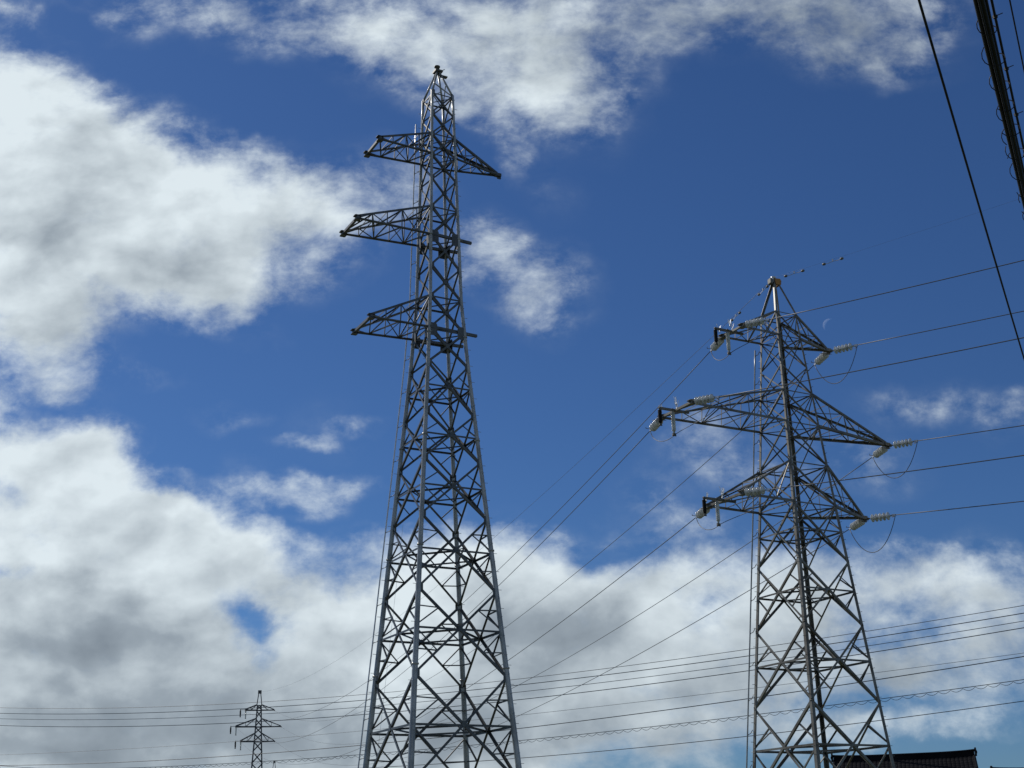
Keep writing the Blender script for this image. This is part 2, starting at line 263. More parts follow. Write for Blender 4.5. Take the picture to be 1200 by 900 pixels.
def body(root, prof, panels, rings, mat, legr, wd, tubular, mid_ring=(), redund=(), redund_h=(), plan=(), legmat=None, step=True, plates=True, bolts=True, seed=1, top=None, detail=True):
    """panels: list of (z0, z1); rings: z levels of plain horizontal rings"""
    rnd = random.Random(seed)
    zs = sorted({z for p in panels for z in p} | ({top} if top else set()))
    for k in 'LNRF':
        mb = MB(); cx, cy = CORN[k]
        brk = [z for z, _ in prof if zs[0] < z < zs[-1]]
        lv = [zs[0]] + brk + [zs[-1]]
        if tubular:
            pts = []
            rr = []
            for i in range(41):
                z = lv[0] + (lv[-1]-lv[0])*i/40; pts.append(leg_pt(prof, k, z)); rr.append(legr(z))
            mb.tube(pts, rr, 12)
            for z in np.arange(lv[0]+4.2, lv[-1]-2, 5.3):       # bolted flange joints
                p = leg_pt(prof, k, z); mb.lathe(p-Vector((0, 0, .035)), (0, 0, 1), [(0, legr(z)*1.32), (.07, legr(z)*1.32)], 12)
        else:
            for a, b in zip(lv[:-1], lv[1:]):
                w = legr((a+b)/2); A = leg_pt(prof, k, a); B = leg_pt(prof, k, b); t = w*.14
                mb.prism(A, B, Vector((-cx, 0, 0)), Vector((0, -cy, 0)), [(0, 0), (w, 0), (w, t), (t, t), (t, w), (0, w)])
        if bolts:
            sb = mb; z = lv[0] + 2.5; j = 0
            while z < lv[-1]-.3:
                p = leg_pt(prof, k, z); d = Vector((cx, 0, 0)) if j % 2 else Vector((0, cy, 0))
                q = p + (d*(legr(z)*.9) if tubular else Vector((-cx*.03, -cy*.03, 0)))
                sb.tube([q, q+d*.17], .011, 5); z += .42; j += 1
        o = mb.build('leg', legmat or mat, root)
    gz = MB()
    for pi, (z0, z1) in enumerate(panels):
        for fi, (ka, kb, n) in enumerate(FACES):
            A0, A1, B0, B1 = leg_pt(prof, ka, z0), leg_pt(prof, ka, z1), leg_pt(prof, kb, z0), leg_pt(prof, kb, z1)
            nn = Vector(n); w = wd(z0); off = nn*(legr(z0)*.2 if tubular else -0.004)
            off2 = off - nn*(w*.16+.004)
            mb = MB(); mb.angle(A0+off, B1+off, n, w, flip=1); mb.angle(B0+off2, A1+off2, n, w, flip=-1)
            X = (A0+B1+A1+B0)/4
            # true crossing point
            wa = (B0-A0).length; wb = (B1-A1).length; t = wa/(wa+wb); X = lerp(A0, B1, t)
            if plates and detail: mb.plate(X+off+nn*.01, n, (0, 0, 1), w*1.9, w*2.3)
            mb.build('cross_brace', mat, root)
            if pi in mid_ring:
                zx = X.z; P = leg_pt(prof, ka, zx); Q = leg_pt(prof, kb, zx); o3 = off - nn*(w*.32+.01)
                MB().angle(P+o3, Q+o3, (0, 0, 1), w*.85).build('horizontal_brace', mat, root)
            if pi in redund:
                ws = w*.58
                o3 = off - nn*(w*.4+.012)
                for (leg, E0, E1) in ((ka, A0, A1), (kb, B0, B1)):
                    zx = X.z
                    for E_, dz, fl in ((E0, -.02, 1), (E1, .02, -1)):
                        Q = lerp(E_, X, .5); mb = MB()
                        mb.angle(Q+o3, leg_pt(prof, leg, zx + dz*(z1-z0))+o3, n, ws, flip=fl)
                        if pi in redund_h: mb.angle(Q+o3, leg_pt(prof, leg, Q.z+.05)+o3, n, ws*.9, flip=-fl)
                        mb.build('secondary_brace', mat, root)
        if pi in plan:
            zx = None
            mids = []
            for (ka, kb, n) in FACES:
                A0, A1, B0, B1 = leg_pt(prof, ka, z0), leg_pt(prof, ka, z1), leg_pt(prof, kb, z0), leg_pt(prof, kb, z1)
                wa = (B0-A0).length; wb = (B1-A1).length; mids.append(lerp(A0, B1, wa/(wa+wb))-Vector(n)*.1)
            order = [0, 1, 3, 2]; mb = MB()
            for i in range(4):
                a = mids[order[i]]; b = mids[order[(i+1) % 4]]; mb.angle(a, b, (0, 0, 1), wd(z0)*.75)
            mb.build('plan_brace', mat, root)
    for z in rings:
        for (ka, kb, n) in FACES:
            P, Q = leg_pt(prof, ka, z), leg_pt(prof, kb, z); w = wd(z); o3 = Vector(n)*-.03
            MB().angle(P+o3, Q+o3, (0, 0, 1), w*.9).build('horizontal_brace', mat, root)
        mb = MB(); w = wd(z)*.7
        mb.angle(leg_pt(prof, 'L', z-.06), leg_pt(prof, 'R', z-.06), (0, 0, 1), w); mb.angle(leg_pt(prof, 'N', z-.1), leg_pt(prof, 'F', z-.1), (0, 0, 1), w)
        mb.build('plan_brace', mat, root)
    if plates:
        for zz in sorted({z for p in panels for z in p})[1:]:
            corner_plates(root, prof, mat, zz, wd(zz)*2.0, wd(zz)*3.2, wd(zz)*.95, legr(zz)*.2+.018)

def cross_arm(root, prof, mat, zb, zt, tips_b, side, n, wch, wbr, tips_t=None, end_beam=True, posts=True, tube=False, outrig=None, spikes=None, label=None, tipbox=.0):
    """side -1/+1; tips_b: ends of the two bottom chords (outer leg 'far' row first, near row second)"""
    ks = ('L', 'N') if side < 0 else ('F', 'R')
    tips_t = tips_t or tips_b
    cb = []; ct = []
    web = MB()
    for i, k in enumerate(ks):
        rb = leg_pt(prof, k, zb); rt = leg_pt(prof, k, zt)
        eb = Vector(tips_b[i]); et = Vector(tips_t[i]) + Vector((0, 0, wch*.9))
        cb.append((rb, eb)); ct.append((rt, et))
    for i in range(2):
        ny = (0, 1 if i == 0 else -1, 0)
        (rb, eb), (rt, et) = cb[i], ct[i]
        for j in range(n):
            t0 = j/n; t1 = (j+1)/n
            a = lerp(rb, eb, t0); b = lerp(rt, et, t0); a1 = lerp(rb, eb, t1); b1 = lerp(rt, et, t1)
            if j % 2 == 0: web.angle(b, a1, ny, wbr)
            else: web.angle(a, b1, ny, wbr)
            if j > 0 and posts: web.angle(a, b, ny, wbr*.9)
    for ch, up in ((cb, -1), (ct, 1)):
        for j in range(n):
            p0 = lerp(*ch[0], j/n); p1 = lerp(*ch[0], (j+1)/n); q0 = lerp(*ch[1], j/n); q1 = lerp(*ch[1], (j+1)/n)
            a, b = (p0, q1) if j % 2 else (q0, p1)
            if (a-b).length > .25: web.angle(a, b, (0, 0, up), wbr*.9)
            if j > 0 and (p0-q0).length > .3: web.angle(p0, q0, (0, 0, up), wbr*.8)
    arm = web.build('cross_arm', mat, root, label)
    for (a, b) in cb:
        d = (b-a).normalized(); mb = MB()
        if tube: mb.tube([a, b+d*.08], wch*.42, 10)
        else: mb.angle(a, b+d*.08, (0, a.y, 0), wch)
        mb.build('bottom_chord', mat, arm)
    for (a, b) in ct:
        MB().angle(a, b, (0, a.y, 0), wch*.8).build('top_chord', mat, arm)
    if end_beam:
        a, b = Vector(tips_b[0]), Vector(tips_b[1]); d = (b-a).normalized()
        MB().bar(a-d*.15, b+d*.15, (0, 0, 1), wch*.9, wch*.9).build('end_beam', mat, arm)
        for q in (a, b):
            pl = MB(); pl.plate(q+Vector((0, 0, wch*.7)), (0, 0, 1), (0, 1, 0), .34, .34, .02); pl.plate(q-Vector((0, 0, wch*.75)), (0, 0, 1), (0, 1, 0), .3, .3, .02)
            pl.tube([q-Vector((0, 0, wch*.8)), q+Vector((0, 0, wch*.8))], .05, 8); pl.build('end_plate', mat, arm)
    else:
        q = (Vector(tips_b[0])+Vector(tips_b[1]))/2
        mb = MB(); mb.box(q+Vector((side*.03, 0, .02)), (.34, .22, .16)); mb.plate(q+Vector((side*.1, 0, -.1)), (0, 1, 0), (0, 0, 1), .24, .2, .02)
        mb.build('end_plate', mat, arm)
    if outrig:
        a, b = outrig; MB().bar(a, b, (0, 0, 1), .10, .10).build('outrigger_beam', mat, arm)
    if spikes:
        for (x, y, z) in spikes:
            sp = MB(); sp.tube([(x, y, z-.08), (x, y, z+.03)], .03, 6)
            for q in range(4):
                th = random.uniform(0, 6.28); l = random.uniform(.24, .40)
                sp.tube([(x, y, z), (x+math.cos(th)*l*.35, y+math.sin(th)*l*.35, z+l)], .011, 4)
            sp.build('bird_spikes', M['spike'], arm)
    return arm
def rail(root, prof, k, z0, z1, off, mat, name='climbing_rail', r=.034, hook=2.4):
    cx, cy = CORN[k]; d = Vector((cx, cy, 0)).normalized()
    pts = [leg_pt(prof, k, z)+d*off for z in np.linspace(z0, z1, 24)]
    o = MB().tube(pts, r, 8).build(name, M['bright'] if mat is M['zinc_shade'] else M['zinc'], root)
    z = z0+1
    while z < z1:
        p = leg_pt(prof, k, z); q = p+d*off
        MB().tube([q, q+Vector((0, 0, .12))-d*.05, q+Vector((0, 0, .16))-d*off*.6, p+Vector((0, 0, .32))], .017, 6).build('bracket', M['old'], o); z += hook
    return o

Z = lambda z: z + EYE
# --- tower one: the tall new tower of galvanised steel tube
P1 = [(-.3, 4.19), (Z(5.39), 3.372), (Z(22.25), 1.49), (Z(25.8), 1.17), (Z(37.47), .82)]
T1 = thing('transmission_tower', 'tallest pylon, new grey galvanised steel with tubular legs and no wires on its arms', 'pylon', (-3.511, 59.897, 0), -.2920+math.pi/4, 'steel lattice power pylons')
lv = [Z(z) for z in (-1.5, 3.1, 7.62, 11.38, 14.76, 17.48, 19.82, 22.33, 24.09, 25.86, 27.5, 29.19, 30.76, 32.43, 33.79, 34.97, 36.23, 37.47)]
lr = lambda z: float(np.interp(z, [0, 12, 27, 39], [.15, .118, .088, .07]))
wdf = lambda z: float(np.interp(z, [0, 16, 30, 40], [.115, .10, .09, .066]))
body(T1, P1, list(zip(lv[:-1], lv[1:])), [Z(34.97), Z(33.79), Z(30.76), Z(29.19), Z(25.86), Z(24.09), Z(37.4)], M['zinc_shade'], lr, wdf, True,
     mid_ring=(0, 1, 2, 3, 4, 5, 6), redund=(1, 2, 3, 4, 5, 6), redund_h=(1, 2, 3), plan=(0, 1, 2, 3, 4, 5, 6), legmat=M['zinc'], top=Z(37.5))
# peak
pk = MB(); tipz = Z(39.05)
for k in 'LNRF':
    a = leg_pt(P1, k, Z(37.45)); b = Vector((CORN[k][0]*.07, CORN[k][1]*.07, tipz))
    pk.tube([a, b], .055, 10)
for ka, kb, n in FACES: pk.angle(lerp(leg_pt(P1, ka, Z(37.45)), (0, 0, tipz), .45), leg_pt(P1, kb, Z(37.45)), n, .05)
pk.build('peak', M['zinc'], T1)
pc = MB(); pc.box((0, 0, tipz+.06), (.42, .42, .10)); pc.lathe((-.03, 0, tipz+.1), (0, 0, 1), [(0, .12), (.22, .12), (.24, .16), (.28, .16)], 12); pc.box((.28, -.1, tipz-.22), (.4, .2, .06)); pc.tube([(.1, 0, tipz+.1), (.36, -.1, tipz+.26)], .02, 6)
pc.build('peak_cap', M['old'], T1)
zt, zb = Z(34.97), Z(33.79)
A = M['zinc_shade']
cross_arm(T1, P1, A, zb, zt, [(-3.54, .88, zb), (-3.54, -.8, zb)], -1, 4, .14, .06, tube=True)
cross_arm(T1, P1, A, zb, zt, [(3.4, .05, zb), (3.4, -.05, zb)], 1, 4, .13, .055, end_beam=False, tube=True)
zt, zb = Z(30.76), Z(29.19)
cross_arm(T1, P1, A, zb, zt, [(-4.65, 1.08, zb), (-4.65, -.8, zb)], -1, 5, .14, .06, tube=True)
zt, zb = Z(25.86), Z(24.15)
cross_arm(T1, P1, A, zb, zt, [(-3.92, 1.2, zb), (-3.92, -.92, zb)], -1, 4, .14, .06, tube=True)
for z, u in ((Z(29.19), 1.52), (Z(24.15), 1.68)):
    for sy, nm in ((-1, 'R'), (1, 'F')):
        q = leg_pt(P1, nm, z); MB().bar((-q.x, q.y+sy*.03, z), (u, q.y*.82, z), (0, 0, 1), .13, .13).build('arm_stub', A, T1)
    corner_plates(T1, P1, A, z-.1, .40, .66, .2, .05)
rail(T1, P1, 'L', 3.2, Z(36.2), .36, A, hook=1.7)
rp = MB(); pr = [leg_pt(P1, 'L', z)+Vector((.45, -.1, 0)) for z in np.linspace(2, Z(15), 12)]
rp.tube(pr, .006, 5); rp.build('safety_rope', M['spike'], T1)
ft = MB()
for k in 'LNRF':
    p = leg_pt(P1, k, 0); ft.lathe((p.x, p.y, -.4), (0, 0, 1), [(0, .75), (.7, .75), (.85, .5)], 16)
ft.build('footing', M['conc'], T1)

# --- tower two: the older tower carrying the line
P2 = [(-.3, 3.66), (Z(4.35), 2.98), (Z(15.22), 1.805), (Z(19.21), 1.42), (Z(23.73), .99), (Z(25), .88)]
A2 = -.27963
T2 = thing('transmission_tower', 'shorter weathered pylon on the right with rusty tip, six arms carrying insulators', 'pylon', (13.2407, 60.5697, 0), A2+math.pi/4, 'steel lattice power pylons')
lv2 = [Z(z) for z in (-1.5, 2.3, 6.24, 9.66, 12.58, 15.22, 17.19, 19.19, 20.81, 22.19, 23.72, 25.0)]
lr2 = lambda z: float(np.interp(z, [0, 10, 18, 26], [.18, .16, .135, .09]))
wd2 = lambda z: float(np.interp(z, [0, 8, 14, 18, 27], [.115, .10, .085, .065, .048]))
B = M['old']
body(T2, P2, list(zip(lv2[:-1], lv2[1:])), [Z(15.22), Z(17.19), Z(19.19), Z(20.81), Z(23.72), Z(25.0)], B, lr2, wd2, False,
     mid_ring=(0, 1, 2, 3, 4), redund=(1, 2, 3, 4), plan=(0, 1, 2, 3, 4), plates=False, top=Z(25.0))
pk = MB(); tipz = Z(27.0)
for k in 'LNRF':
    a = leg_pt(P2, k, Z(25.0)); b = Vector((CORN[k][0]*.06, CORN[k][1]*.06, tipz))
    pk.angle(a, b, (0, CORN[k][1], 0), .10, flip=CORN[k][0])
pk.build('peak', B, T2)
for zz in (0,):
    mb = MB(); mb.prism((.08, -.17, tipz-.12), (.08, -.14, tipz-.12), Vector((1, 0, 0)), Vector((0, 0, 1)), [(-.16, -.16), (.12, -.18), (.2, .05), (.12, .17), (-.2, .14)]); mb.box((.05, 0, tipz-.08), (.22, .26, .24)); mb.prism((.24, -.12, tipz-.14), (.24, .16, tipz-.18), Vector((1, 0, .3)).normalized(), Vector((0, 0, 1)), [(-.05, -.12), (.05, -.1), (.07, .12), (-.06, .14)]); mb.build('peak_cap', M['rust'], T2)
    mb = MB(); mb.lathe((-.1, -.02, tipz+.04), (0, 0, 1), [(0, .12), (.1, .13), (.14, .06)], 12); mb.box((-.19, 0, tipz-.04), (.1, .22, .2), .3); mb.build('wire_clamp', M['bright'], T2)
    MB().prism((-.3, -.1, tipz-.12), (-.3, .12, tipz-.16), Vector((1, 0, 0)), Vector((0, 0, 1)), [(-.07, -.1), (.06, -.14), (.09, .12), (-.06, .15)]).build('side_plate', M['old'], T2)
def sp(u, w, z): return [(u, -w, z+.1), (u, w, z+.1), (u+.45, 0, z+.12)]
zt, zb = Z(25.0), Z(23.72)
cross_arm(T2, P2, B, zb, zt, [(-2.98, .76, zb), (-2.98, -.76, zb)], -1, 3, .11, .05, outrig=((-3.98, .03, zb), (-2.3, .03, zb)), spikes=sp(-3.4, .4, zb))
cross_arm(T2, P2, B, zb, zt, [(2.93, .05, zb), (2.93, -.05, zb)], 1, 3, .11, .045, end_beam=False)
zt, zb = Z(20.81), Z(19.19)
cross_arm(T2, P2, B, zb, zt, [(-6.65, 1.1, zb), (-6.65, -1.25, zb)], -1, 5, .12, .05, outrig=((-7.52, 0, zb), (-5.9, 0, zb)), spikes=sp(-7.0, .6, zb))
cross_arm(T2, P2, B, zb, zt, [(6.18, .05, zb), (6.18, -.05, zb)], 1, 5, .12, .045, end_beam=False)
zt, zb = Z(17.19), Z(15.22)
cross_arm(T2, P2, B, zb, zt, [(-4.28, 1.15, zb), (-4.28, -1.35, zb)], -1, 3, .12, .05, outrig=((-5.4, .02, zb), (-3.6, .02, zb)), spikes=sp(-4.8, .6, zb))
cross_arm(T2, P2, B, zb, zt, [(4.07, .05, zb), (4.07, -.05, zb)], 1, 3, .12, .045, end_beam=False)
rail(T2, P2, 'L', 2.6, Z(23.4), .26, B, r=.034, hook=1.5)
ft = MB()
for k in 'LNRF':
    p = leg_pt(P2, k, 0); ft.lathe((p.x, p.y, -.4), (0, 0, 1), [(0, .65), (.7, .65), (.8, .45)], 16)
ft.build('footing', M['conc'], T2)

T2.matrix_world = Matrix.Translation(T2.location) @ Matrix.Rotation(T2.rotation_euler.z, 4, 'Z')
def w2(u, w, z):                                   # tower-two local (arm, towards camera) to world
    th = A2+math.pi/4; return Vector((13.2407 + u*math.cos(th) + w*math.sin(th), 60.5697 + u*math.sin(th) - w*math.cos(th), Z(z)))

# --- far pylons of the same line
P3 = [(0, 5.6), (Z(12), 2.55), (Z(27.0), 1.35), (Z(34.0), .88), (Z(35.1), .80)]
def far_tower(loc, rz, label):
    t = thing('transmission_tower', label, 'pylon', loc, rz, 'steel lattice power pylons')
    zz = [0, Z(8), Z(12.5), Z(16.2), Z(19.4), Z(22.2), Z(24.8), Z(27.03), Z(28.7), Z(30.3), Z(32.1), Z(34.0), Z(35.1)]
    body(t, P3, list(zip(zz[:-1], zz[1:])), [Z(27.03), Z(30.3), Z(34.0), Z(35.1)], M['far'], lambda z: .36 if z < 20 else .30, lambda z: .16, False, plates=False, bolts=False, detail=False, top=Z(35.1))
    pk = MB()
    for k in 'LNRF': pk.angle(leg_pt(P3, k, Z(35.1)), (CORN[k][0]*.2, CORN[k][1]*.2, Z(38.0)), (0, CORN[k][1], 0), .2)
    pk.build('peak', M['far'], t)
    mb = MB(); mb.box((0, 0, Z(38.1)), (.8, .7, .7)); mb.build('peak_cap', M['far'], t)
    for zb, zt, l, r in ((34.0, 35.2, 3.1, 3.4), (30.3, 32.1, 5.1, 5.05), (27.03, 28.8, 3.9, 3.7)):
        zb = Z(zb); zt = Z(zt)
        cross_arm(t, P3, M['far'], zb, zt, [(-l, .8, zb), (-l, -.8, zb)], -1, 2, .2, .09, outrig=((-l-1.15, 0, zb+.1), (-l+.4, 0, zb+.1)))
        cross_arm(t, P3, M['far'], zb, zt, [(r, .05, zb), (r, -.05, zb)], 1, 2, .2, .09, end_beam=False)
    return t
FARLOC = (-59.9, 311.3, 0); FARRZ = .19
T3 = far_tower(FARLOC, FARRZ, 'small dark far pylon low on the left with three pairs of arms crossed by wires')
T4 = copy_tree(T3); T4.location = (-92.0, 511.8, -1.2)
T4['label'] = 'farthest pylon, just its dark tip showing right of the small far pylon'
def w3(u, z, w=0):
    return Vector((FARLOC[0]+u*math.cos(FARRZ)+w*math.sin(FARRZ), FARLOC[1]+u*math.sin(FARRZ)-w*math.cos(FARRZ), Z(z)))

# ------------------------------------------------------------------ insulators
def parab(a, b, sag, n=60, t0=0, t1=1):
    a = Vector(a); b = Vector(b)
    return [lerp(a, b, t) - Vector((0, 0, 4*sag*t*(1-t))) for t in np.linspace(t0, t1, n)]
def aim(o, d):
    o.rotation_mode = 'QUATERNION'; o.rotation_quaternion = Vector(d).to_track_quat('Z', 'Y')
def make_string():
    t = thing('insulator_string', '', 'insulator', group='strain insulators on the weathered pylon')
    l = MB(); l.tube([(0, 0, 0), (0, 0, .26)], .028, 8); l.box((0, 0, .05), (.05, .12, .14)); l.build('shackle', M['old'], t)
    for i in range(5):
        z = .27+i*.2
        MB().lathe((0, 0, z), (0, 0, 1), [(0, .045), (.01, .08), (.03, .165), (.055, .195), (.078, .19), (.085, .11), (.10, .07), (.13, .055), (.17, .045), (.199, .04)], 22).build('insulator_disc', M['porc'], t)
    e = MB(); e.tube([(0, 0, 1.27), (0, 0, 1.52)], .03, 8); e.box((0, 0, 1.42), (.06, .10, .2)); e.build('dead_end_clamp', M['bright'], t)
    h = MB(); h.tube([(.02, 0, .18), (.28, 0, .22), (.34, 0, .36)], .014, 6); h.tube([(-.02, 0, 1.32), (.30, 0, 1.30), (.36, 0, 1.14)], .014, 6); h.tube([(0, 0, .2), (-.3, 0, .22)], .012, 6)
    h.build('arcing_horn', M['old'], t)
    return t
SL = 1.52
strings_done = [None]
def put_string(loc, d, label):
    if strings_done[0] is None: o = strings_done[0] = make_string()
    else: o = copy_tree(strings_done[0])
    o['label'] = label; o.location = loc; aim(o, d); return o
def make_hanger(kind):
    t = thing('jumper_insulator', '', 'insulator', group='hanging jumper insulators')
    if kind == 'white':
        L = 1.05
        prof = [(0, .035), (.06, .035)]
        for i in range(16): z = .07+i*.055; prof += [(z, .06), (z+.008, .095), (z+.022, .10), (z+.04, .062)]
        prof += [(L-.05, .05), (L, .03)]
        MB().lathe((0, 0, 0), (0, 0, -1), prof, 18).build('shed_body', M['porc'], t)
    else:
        L = .85
        prof = [(0, .05), (.05, .07)]
        for i in range(12): z = .06+i*.058; prof += [(z, .085), (z+.01, .115), (z+.03, .115), (z+.045, .09)]
        prof += [(L-.06, .09), (L, .06)]
        MB().lathe((0, 0, 0), (0, 0, -1), prof, 18).build('shed_body', M['black'], t)
    mb = MB(); mb.box((0, 0, -L-.05), (.16, .08, .10)); mb.tube([(-.1, 0, -L-.11), (.1, 0, -L-.11)], .03, 8); mb.build('wire_clamp', M['old'], t)
    c = MB(); c.tube([(0, 0, .14), (0, 0, 0)], .04, 8); c.box((0, 0, .08), (.14, .14, .04)); c.build('end_cap', M['old'], t)
    return t, L
hangw, LW_ = make_hanger('white'); hangb, LB_ = make_hanger('black')
first = {'white': True, 'black': True}
def put_hanger(kind, loc, label, tilt=(0, 0, 1), sc=1):
    src = hangw if kind == 'white' else hangb
    if first[kind]: o = src; first[kind] = False
    else: o = copy_tree(src)
    o['label'] = label; o.location = loc; o.scale = (sc, sc, sc)
    o.rotation_euler = (0, 0, A2+math.pi/4); return o

# right-hand spans leave along heading 132 degrees; left-hand spans go to the far pylon
HR = math.radians(132)
def right_pt(P, t): return P + Vector((math.sin(HR)*t, math.cos(HR)*t, -.09*t + .0008*t*t))
rows = [ # name, left arm end, w ends, right tip, z, out, far u, far z, sags
 ('top', 2.98, .76, 2.93, 23.72, 3.98, 3.3, 34.0, 8.3),
 ('middle', 6.65, 1.2, 6.18, 19.19, 7.52, 5.1, 30.3, 8.2),
 ('bottom', 4.28, 1.25, 4.07, 15.22, 5.4, 3.9, 27.03, 7.9)]
def cable(name, pts, r, label, cat='power line', mat=None, group='overhead wires of the pylon line', n=6):
    p0 = Vector(pts[0]); o = MB().tube([Vector(p)-p0 for p in pts], r, n).build(name, mat or M['wire']); o.location = p0
    return tag(o, label, cat, group)
for nm, ul, wl, ur, z, out, uf, zf, sg in rows:
    zz = z-.05
    # left side of the tower
    far = w3(-uf, zf); a = w2(-ul, -wl*.9, zz)
    full = parab(a, far, sg, 200)
    d = (full[3]-full[0]).normalized(); put_string(a, d, f'cream disc insulator slanting down from the left end of the {nm} left arm')
    endL = a+d*SL
    cable('power_line', parab(endL, far, sg*.985, 70), .021, f'wire from the {nm} left arm of the weathered pylon down behind the tall pylon')
    a = w2(-ul, wl, zz); d = (right_pt(a, 1)-a).normalized(); put_string(a+Vector((0, 0, .08)), d, f'row of cream discs lying level against the {nm} left arm of the weathered pylon')
    endR = a+Vector((0, 0, .08))+d*SL
    cable('power_line', [right_pt(endR, t) for t in np.linspace(0, 110, 40)], .021, f'wire passing behind the weathered pylon from its {nm} left arm rightwards')
    jb = w2(-out, 0, z-.06); jw = w2(-out+.72, 0, z-.06)
    put_hanger('black', jb, f'black hanging insulator at the outer tip of the {nm} left arm', sc=.8)
    put_hanger('white', jw, f'long cream insulator hanging beside the black one on the {nm} left arm')
    bw = jw-Vector((0, 0, LW_+.1))
    def bez(p0, p1, p2, p3, n=16):
        return [p0*(1-t)**3+p1*3*t*(1-t)**2+p2*3*t*t*(1-t)+p3*t**3 for t in np.linspace(0, 1, n)]
    j = bez(endL, endL+Vector((.1, -.1, -.75)), bw+(endL-bw)*.35+Vector((0, 0, -.45)), bw) + bez(bw, bw+(endR-bw)*.3+Vector((0, 0, .0)), endR+Vector((0, 0, -.9)), endR)[1:]
    cable('jumper_wire', j, .016, f'slack wire looping under the {nm} left arm past its hanging insulators', 'wire', group='jumper loops')
    # right side
    a = w2(ur+.12, 0, zz); farr = w3(uf if nm != 'middle' else 5.05, zf)
    full = parab(a, farr, sg+.2, 200); d = (full[3]-full[0]).normalized()
    put_string(a, d, f'cream disc insulator slanting down and left from the tip of the {nm} right arm')
    endL = a+d*SL
    cable('power_line', parab(endL, farr, (sg+.2)*.985, 70), .021, f'wire running down left behind the pylon from its {nm} right arm tip')
    a2 = w2(ur+.16, .06, zz); d = (right_pt(a2, 1)-a2).normalized(); d.z += .04
    put_string(a2, d, f'level row of cream discs sticking out right from the tip of the {nm} right arm')
    endR = a2+d*SL
    cable('power_line', [right_pt(endR, t) for t in np.linspace(0, 110, 40)], .021, f'wire leaving rightward from the tip of the weathered pylon\'s {nm} right arm')
    mid = (endL+endR)/2+Vector((0, 0, -2.3 if nm != 'middle' else -2.1))
    j = bez(endL, endL*.8+endR*.2+Vector((0, 0, -1.6)), endL*.35+endR*.65+Vector((0, 0, -2.3)), endR)
    cable('jumper_wire', j, .018, f'slack wire hanging in a loop below the tip of the {nm} right arm', 'wire', group='jumper loops')
for nm, uf, zf in (('top', 3.1, 34.0), ('middle', 5.1, 30.3), ('bottom', 3.9, 27.03)):
    put_hanger('black', w3(-uf-1.1, zf), f'tiny dark insulator at the outer tip of the far pylon\'s {nm} left arm', sc=1.6).rotation_euler.z = FARRZ
    put_hanger('white', w3(-uf+.1, zf), f'tiny insulator hanging nearer the mast on the far pylon\'s {nm} left arm', sc=1.6).rotation_euler.z = FARRZ
# ground wire
gt = w2(0, 0, 27.15); gf = w3(0, 38.1)
cable('ground_wire', parab(gt, gf, 4.6, 80), .011, 'thin earth wire from the rusty tip of the weathered pylon down behind the tall pylon', group='earth wires')
gr = [right_pt(gt, t)+Vector((0, 0, .06*t)) for t in np.linspace(0, 110, 50)]
cable('ground_wire', gr, .003, 'faint earth wire rising to the right from the tip of the weathered pylon', group='earth wires')
def make_damper():
    t = thing('vibration_damper', '', 'damper', group='vibration dampers on the earth wire')
    m = MB(); m.tube([(0, 0, -.10), (.25, 0, -.13), (.45, 0, -.11)], .015, 5); m.tube([(0, 0, -.10), (-.25, 0, -.13), (-.45, 0, -.11)], .015, 5); m.box((0, 0, -.05), (.05, .05, .12)); m.build('bar', M['bright'], t)
    for s in (-1, 1): MB().lathe((s*.40, 0, -.11), (s, 0, 0), [(0, .04), (.03, .065), (.14, .06), (.17, .03)], 10).build('weight', M['old'], t)
    return t
dm = None
def put_damper(p, d, label):
    global dm
    if dm is None: o = dm = make_damper()
    else: o = copy_tree(dm)
    o['label'] = label; o.location = p; o.rotation_mode = 'QUATERNION'
    o.rotation_quaternion = Vector(d).to_track_quat('X', 'Z'); return o
put_damper(gr[1].lerp(gr[0], .5), gr[1]-gr[0], 'small two-weight damper on the earth wire just right of the rusty tip')
put_damper(gr[1].lerp(gr[2], .45), gr[2]-gr[1], 'outer two-weight damper on the earth wire, up right of the rusty tip')
gl = parab(gt, gf, 4.6, 400)
put_damper(gl[2], gl[3]-gl[2], 'small two-weight damper on the earth wire just left of the rusty tip')
put_damper(gl[7], gl[8]-gl[7], 'outer damper on the earth wire, down left of the rusty tip')

# ------------------------------------------------------------------ second line crossing low behind the pylons
UA = Vector((-60.92, 158.71)); UD = Vector((0.80488, -0.59343))
UW = {'A': (0.000604351, -0.0964378, 18.3295), 'B': (0.000588626, -0.0933933, 17.6853), 'C': (0.000598076, -0.0936421, 17.0679), 'D': (0.00062079, -0.0934887, 16.2998),
      'E': (0.000314666, -0.0429503, 12.9559), 'F': (0.000479068, -0.0542702, 11.7965), 'G': (0.000427827, -0.0562216, 11.2527), 'H': (0.00065845, -0.0995652, 11.8041)}
UL = {'A': 'thin wire crossing low behind both pylons, uppermost of the level group', 'B': 'second wire from the top of the level group crossing low behind both pylons',
      'C': 'third wire from the top of the level group crossing low behind both pylons', 'D': 'fourth wire, lowest of the four evenly spaced ones crossing low behind both pylons',
      'E': 'faint thin wire below the four evenly spaced level wires', 'F': 'dark wire just above the scalloped cable, crossing behind both pylons',
      'G': 'cable with a second line scalloped along it, crossing low behind both pylons', 'H': 'lowest crossing wire, under the scalloped cable'}
UR = {'A': .021, 'B': .028, 'C': .021, 'D': .028, 'E': .014, 'F': .03, 'G': .022, 'H': .024}
def upt(k, t):
    a, b, c = UW[k]; return Vector((UA.x+UD.x*t, UA.y+UD.y*t, Z(a*t*t+b*t+c)))
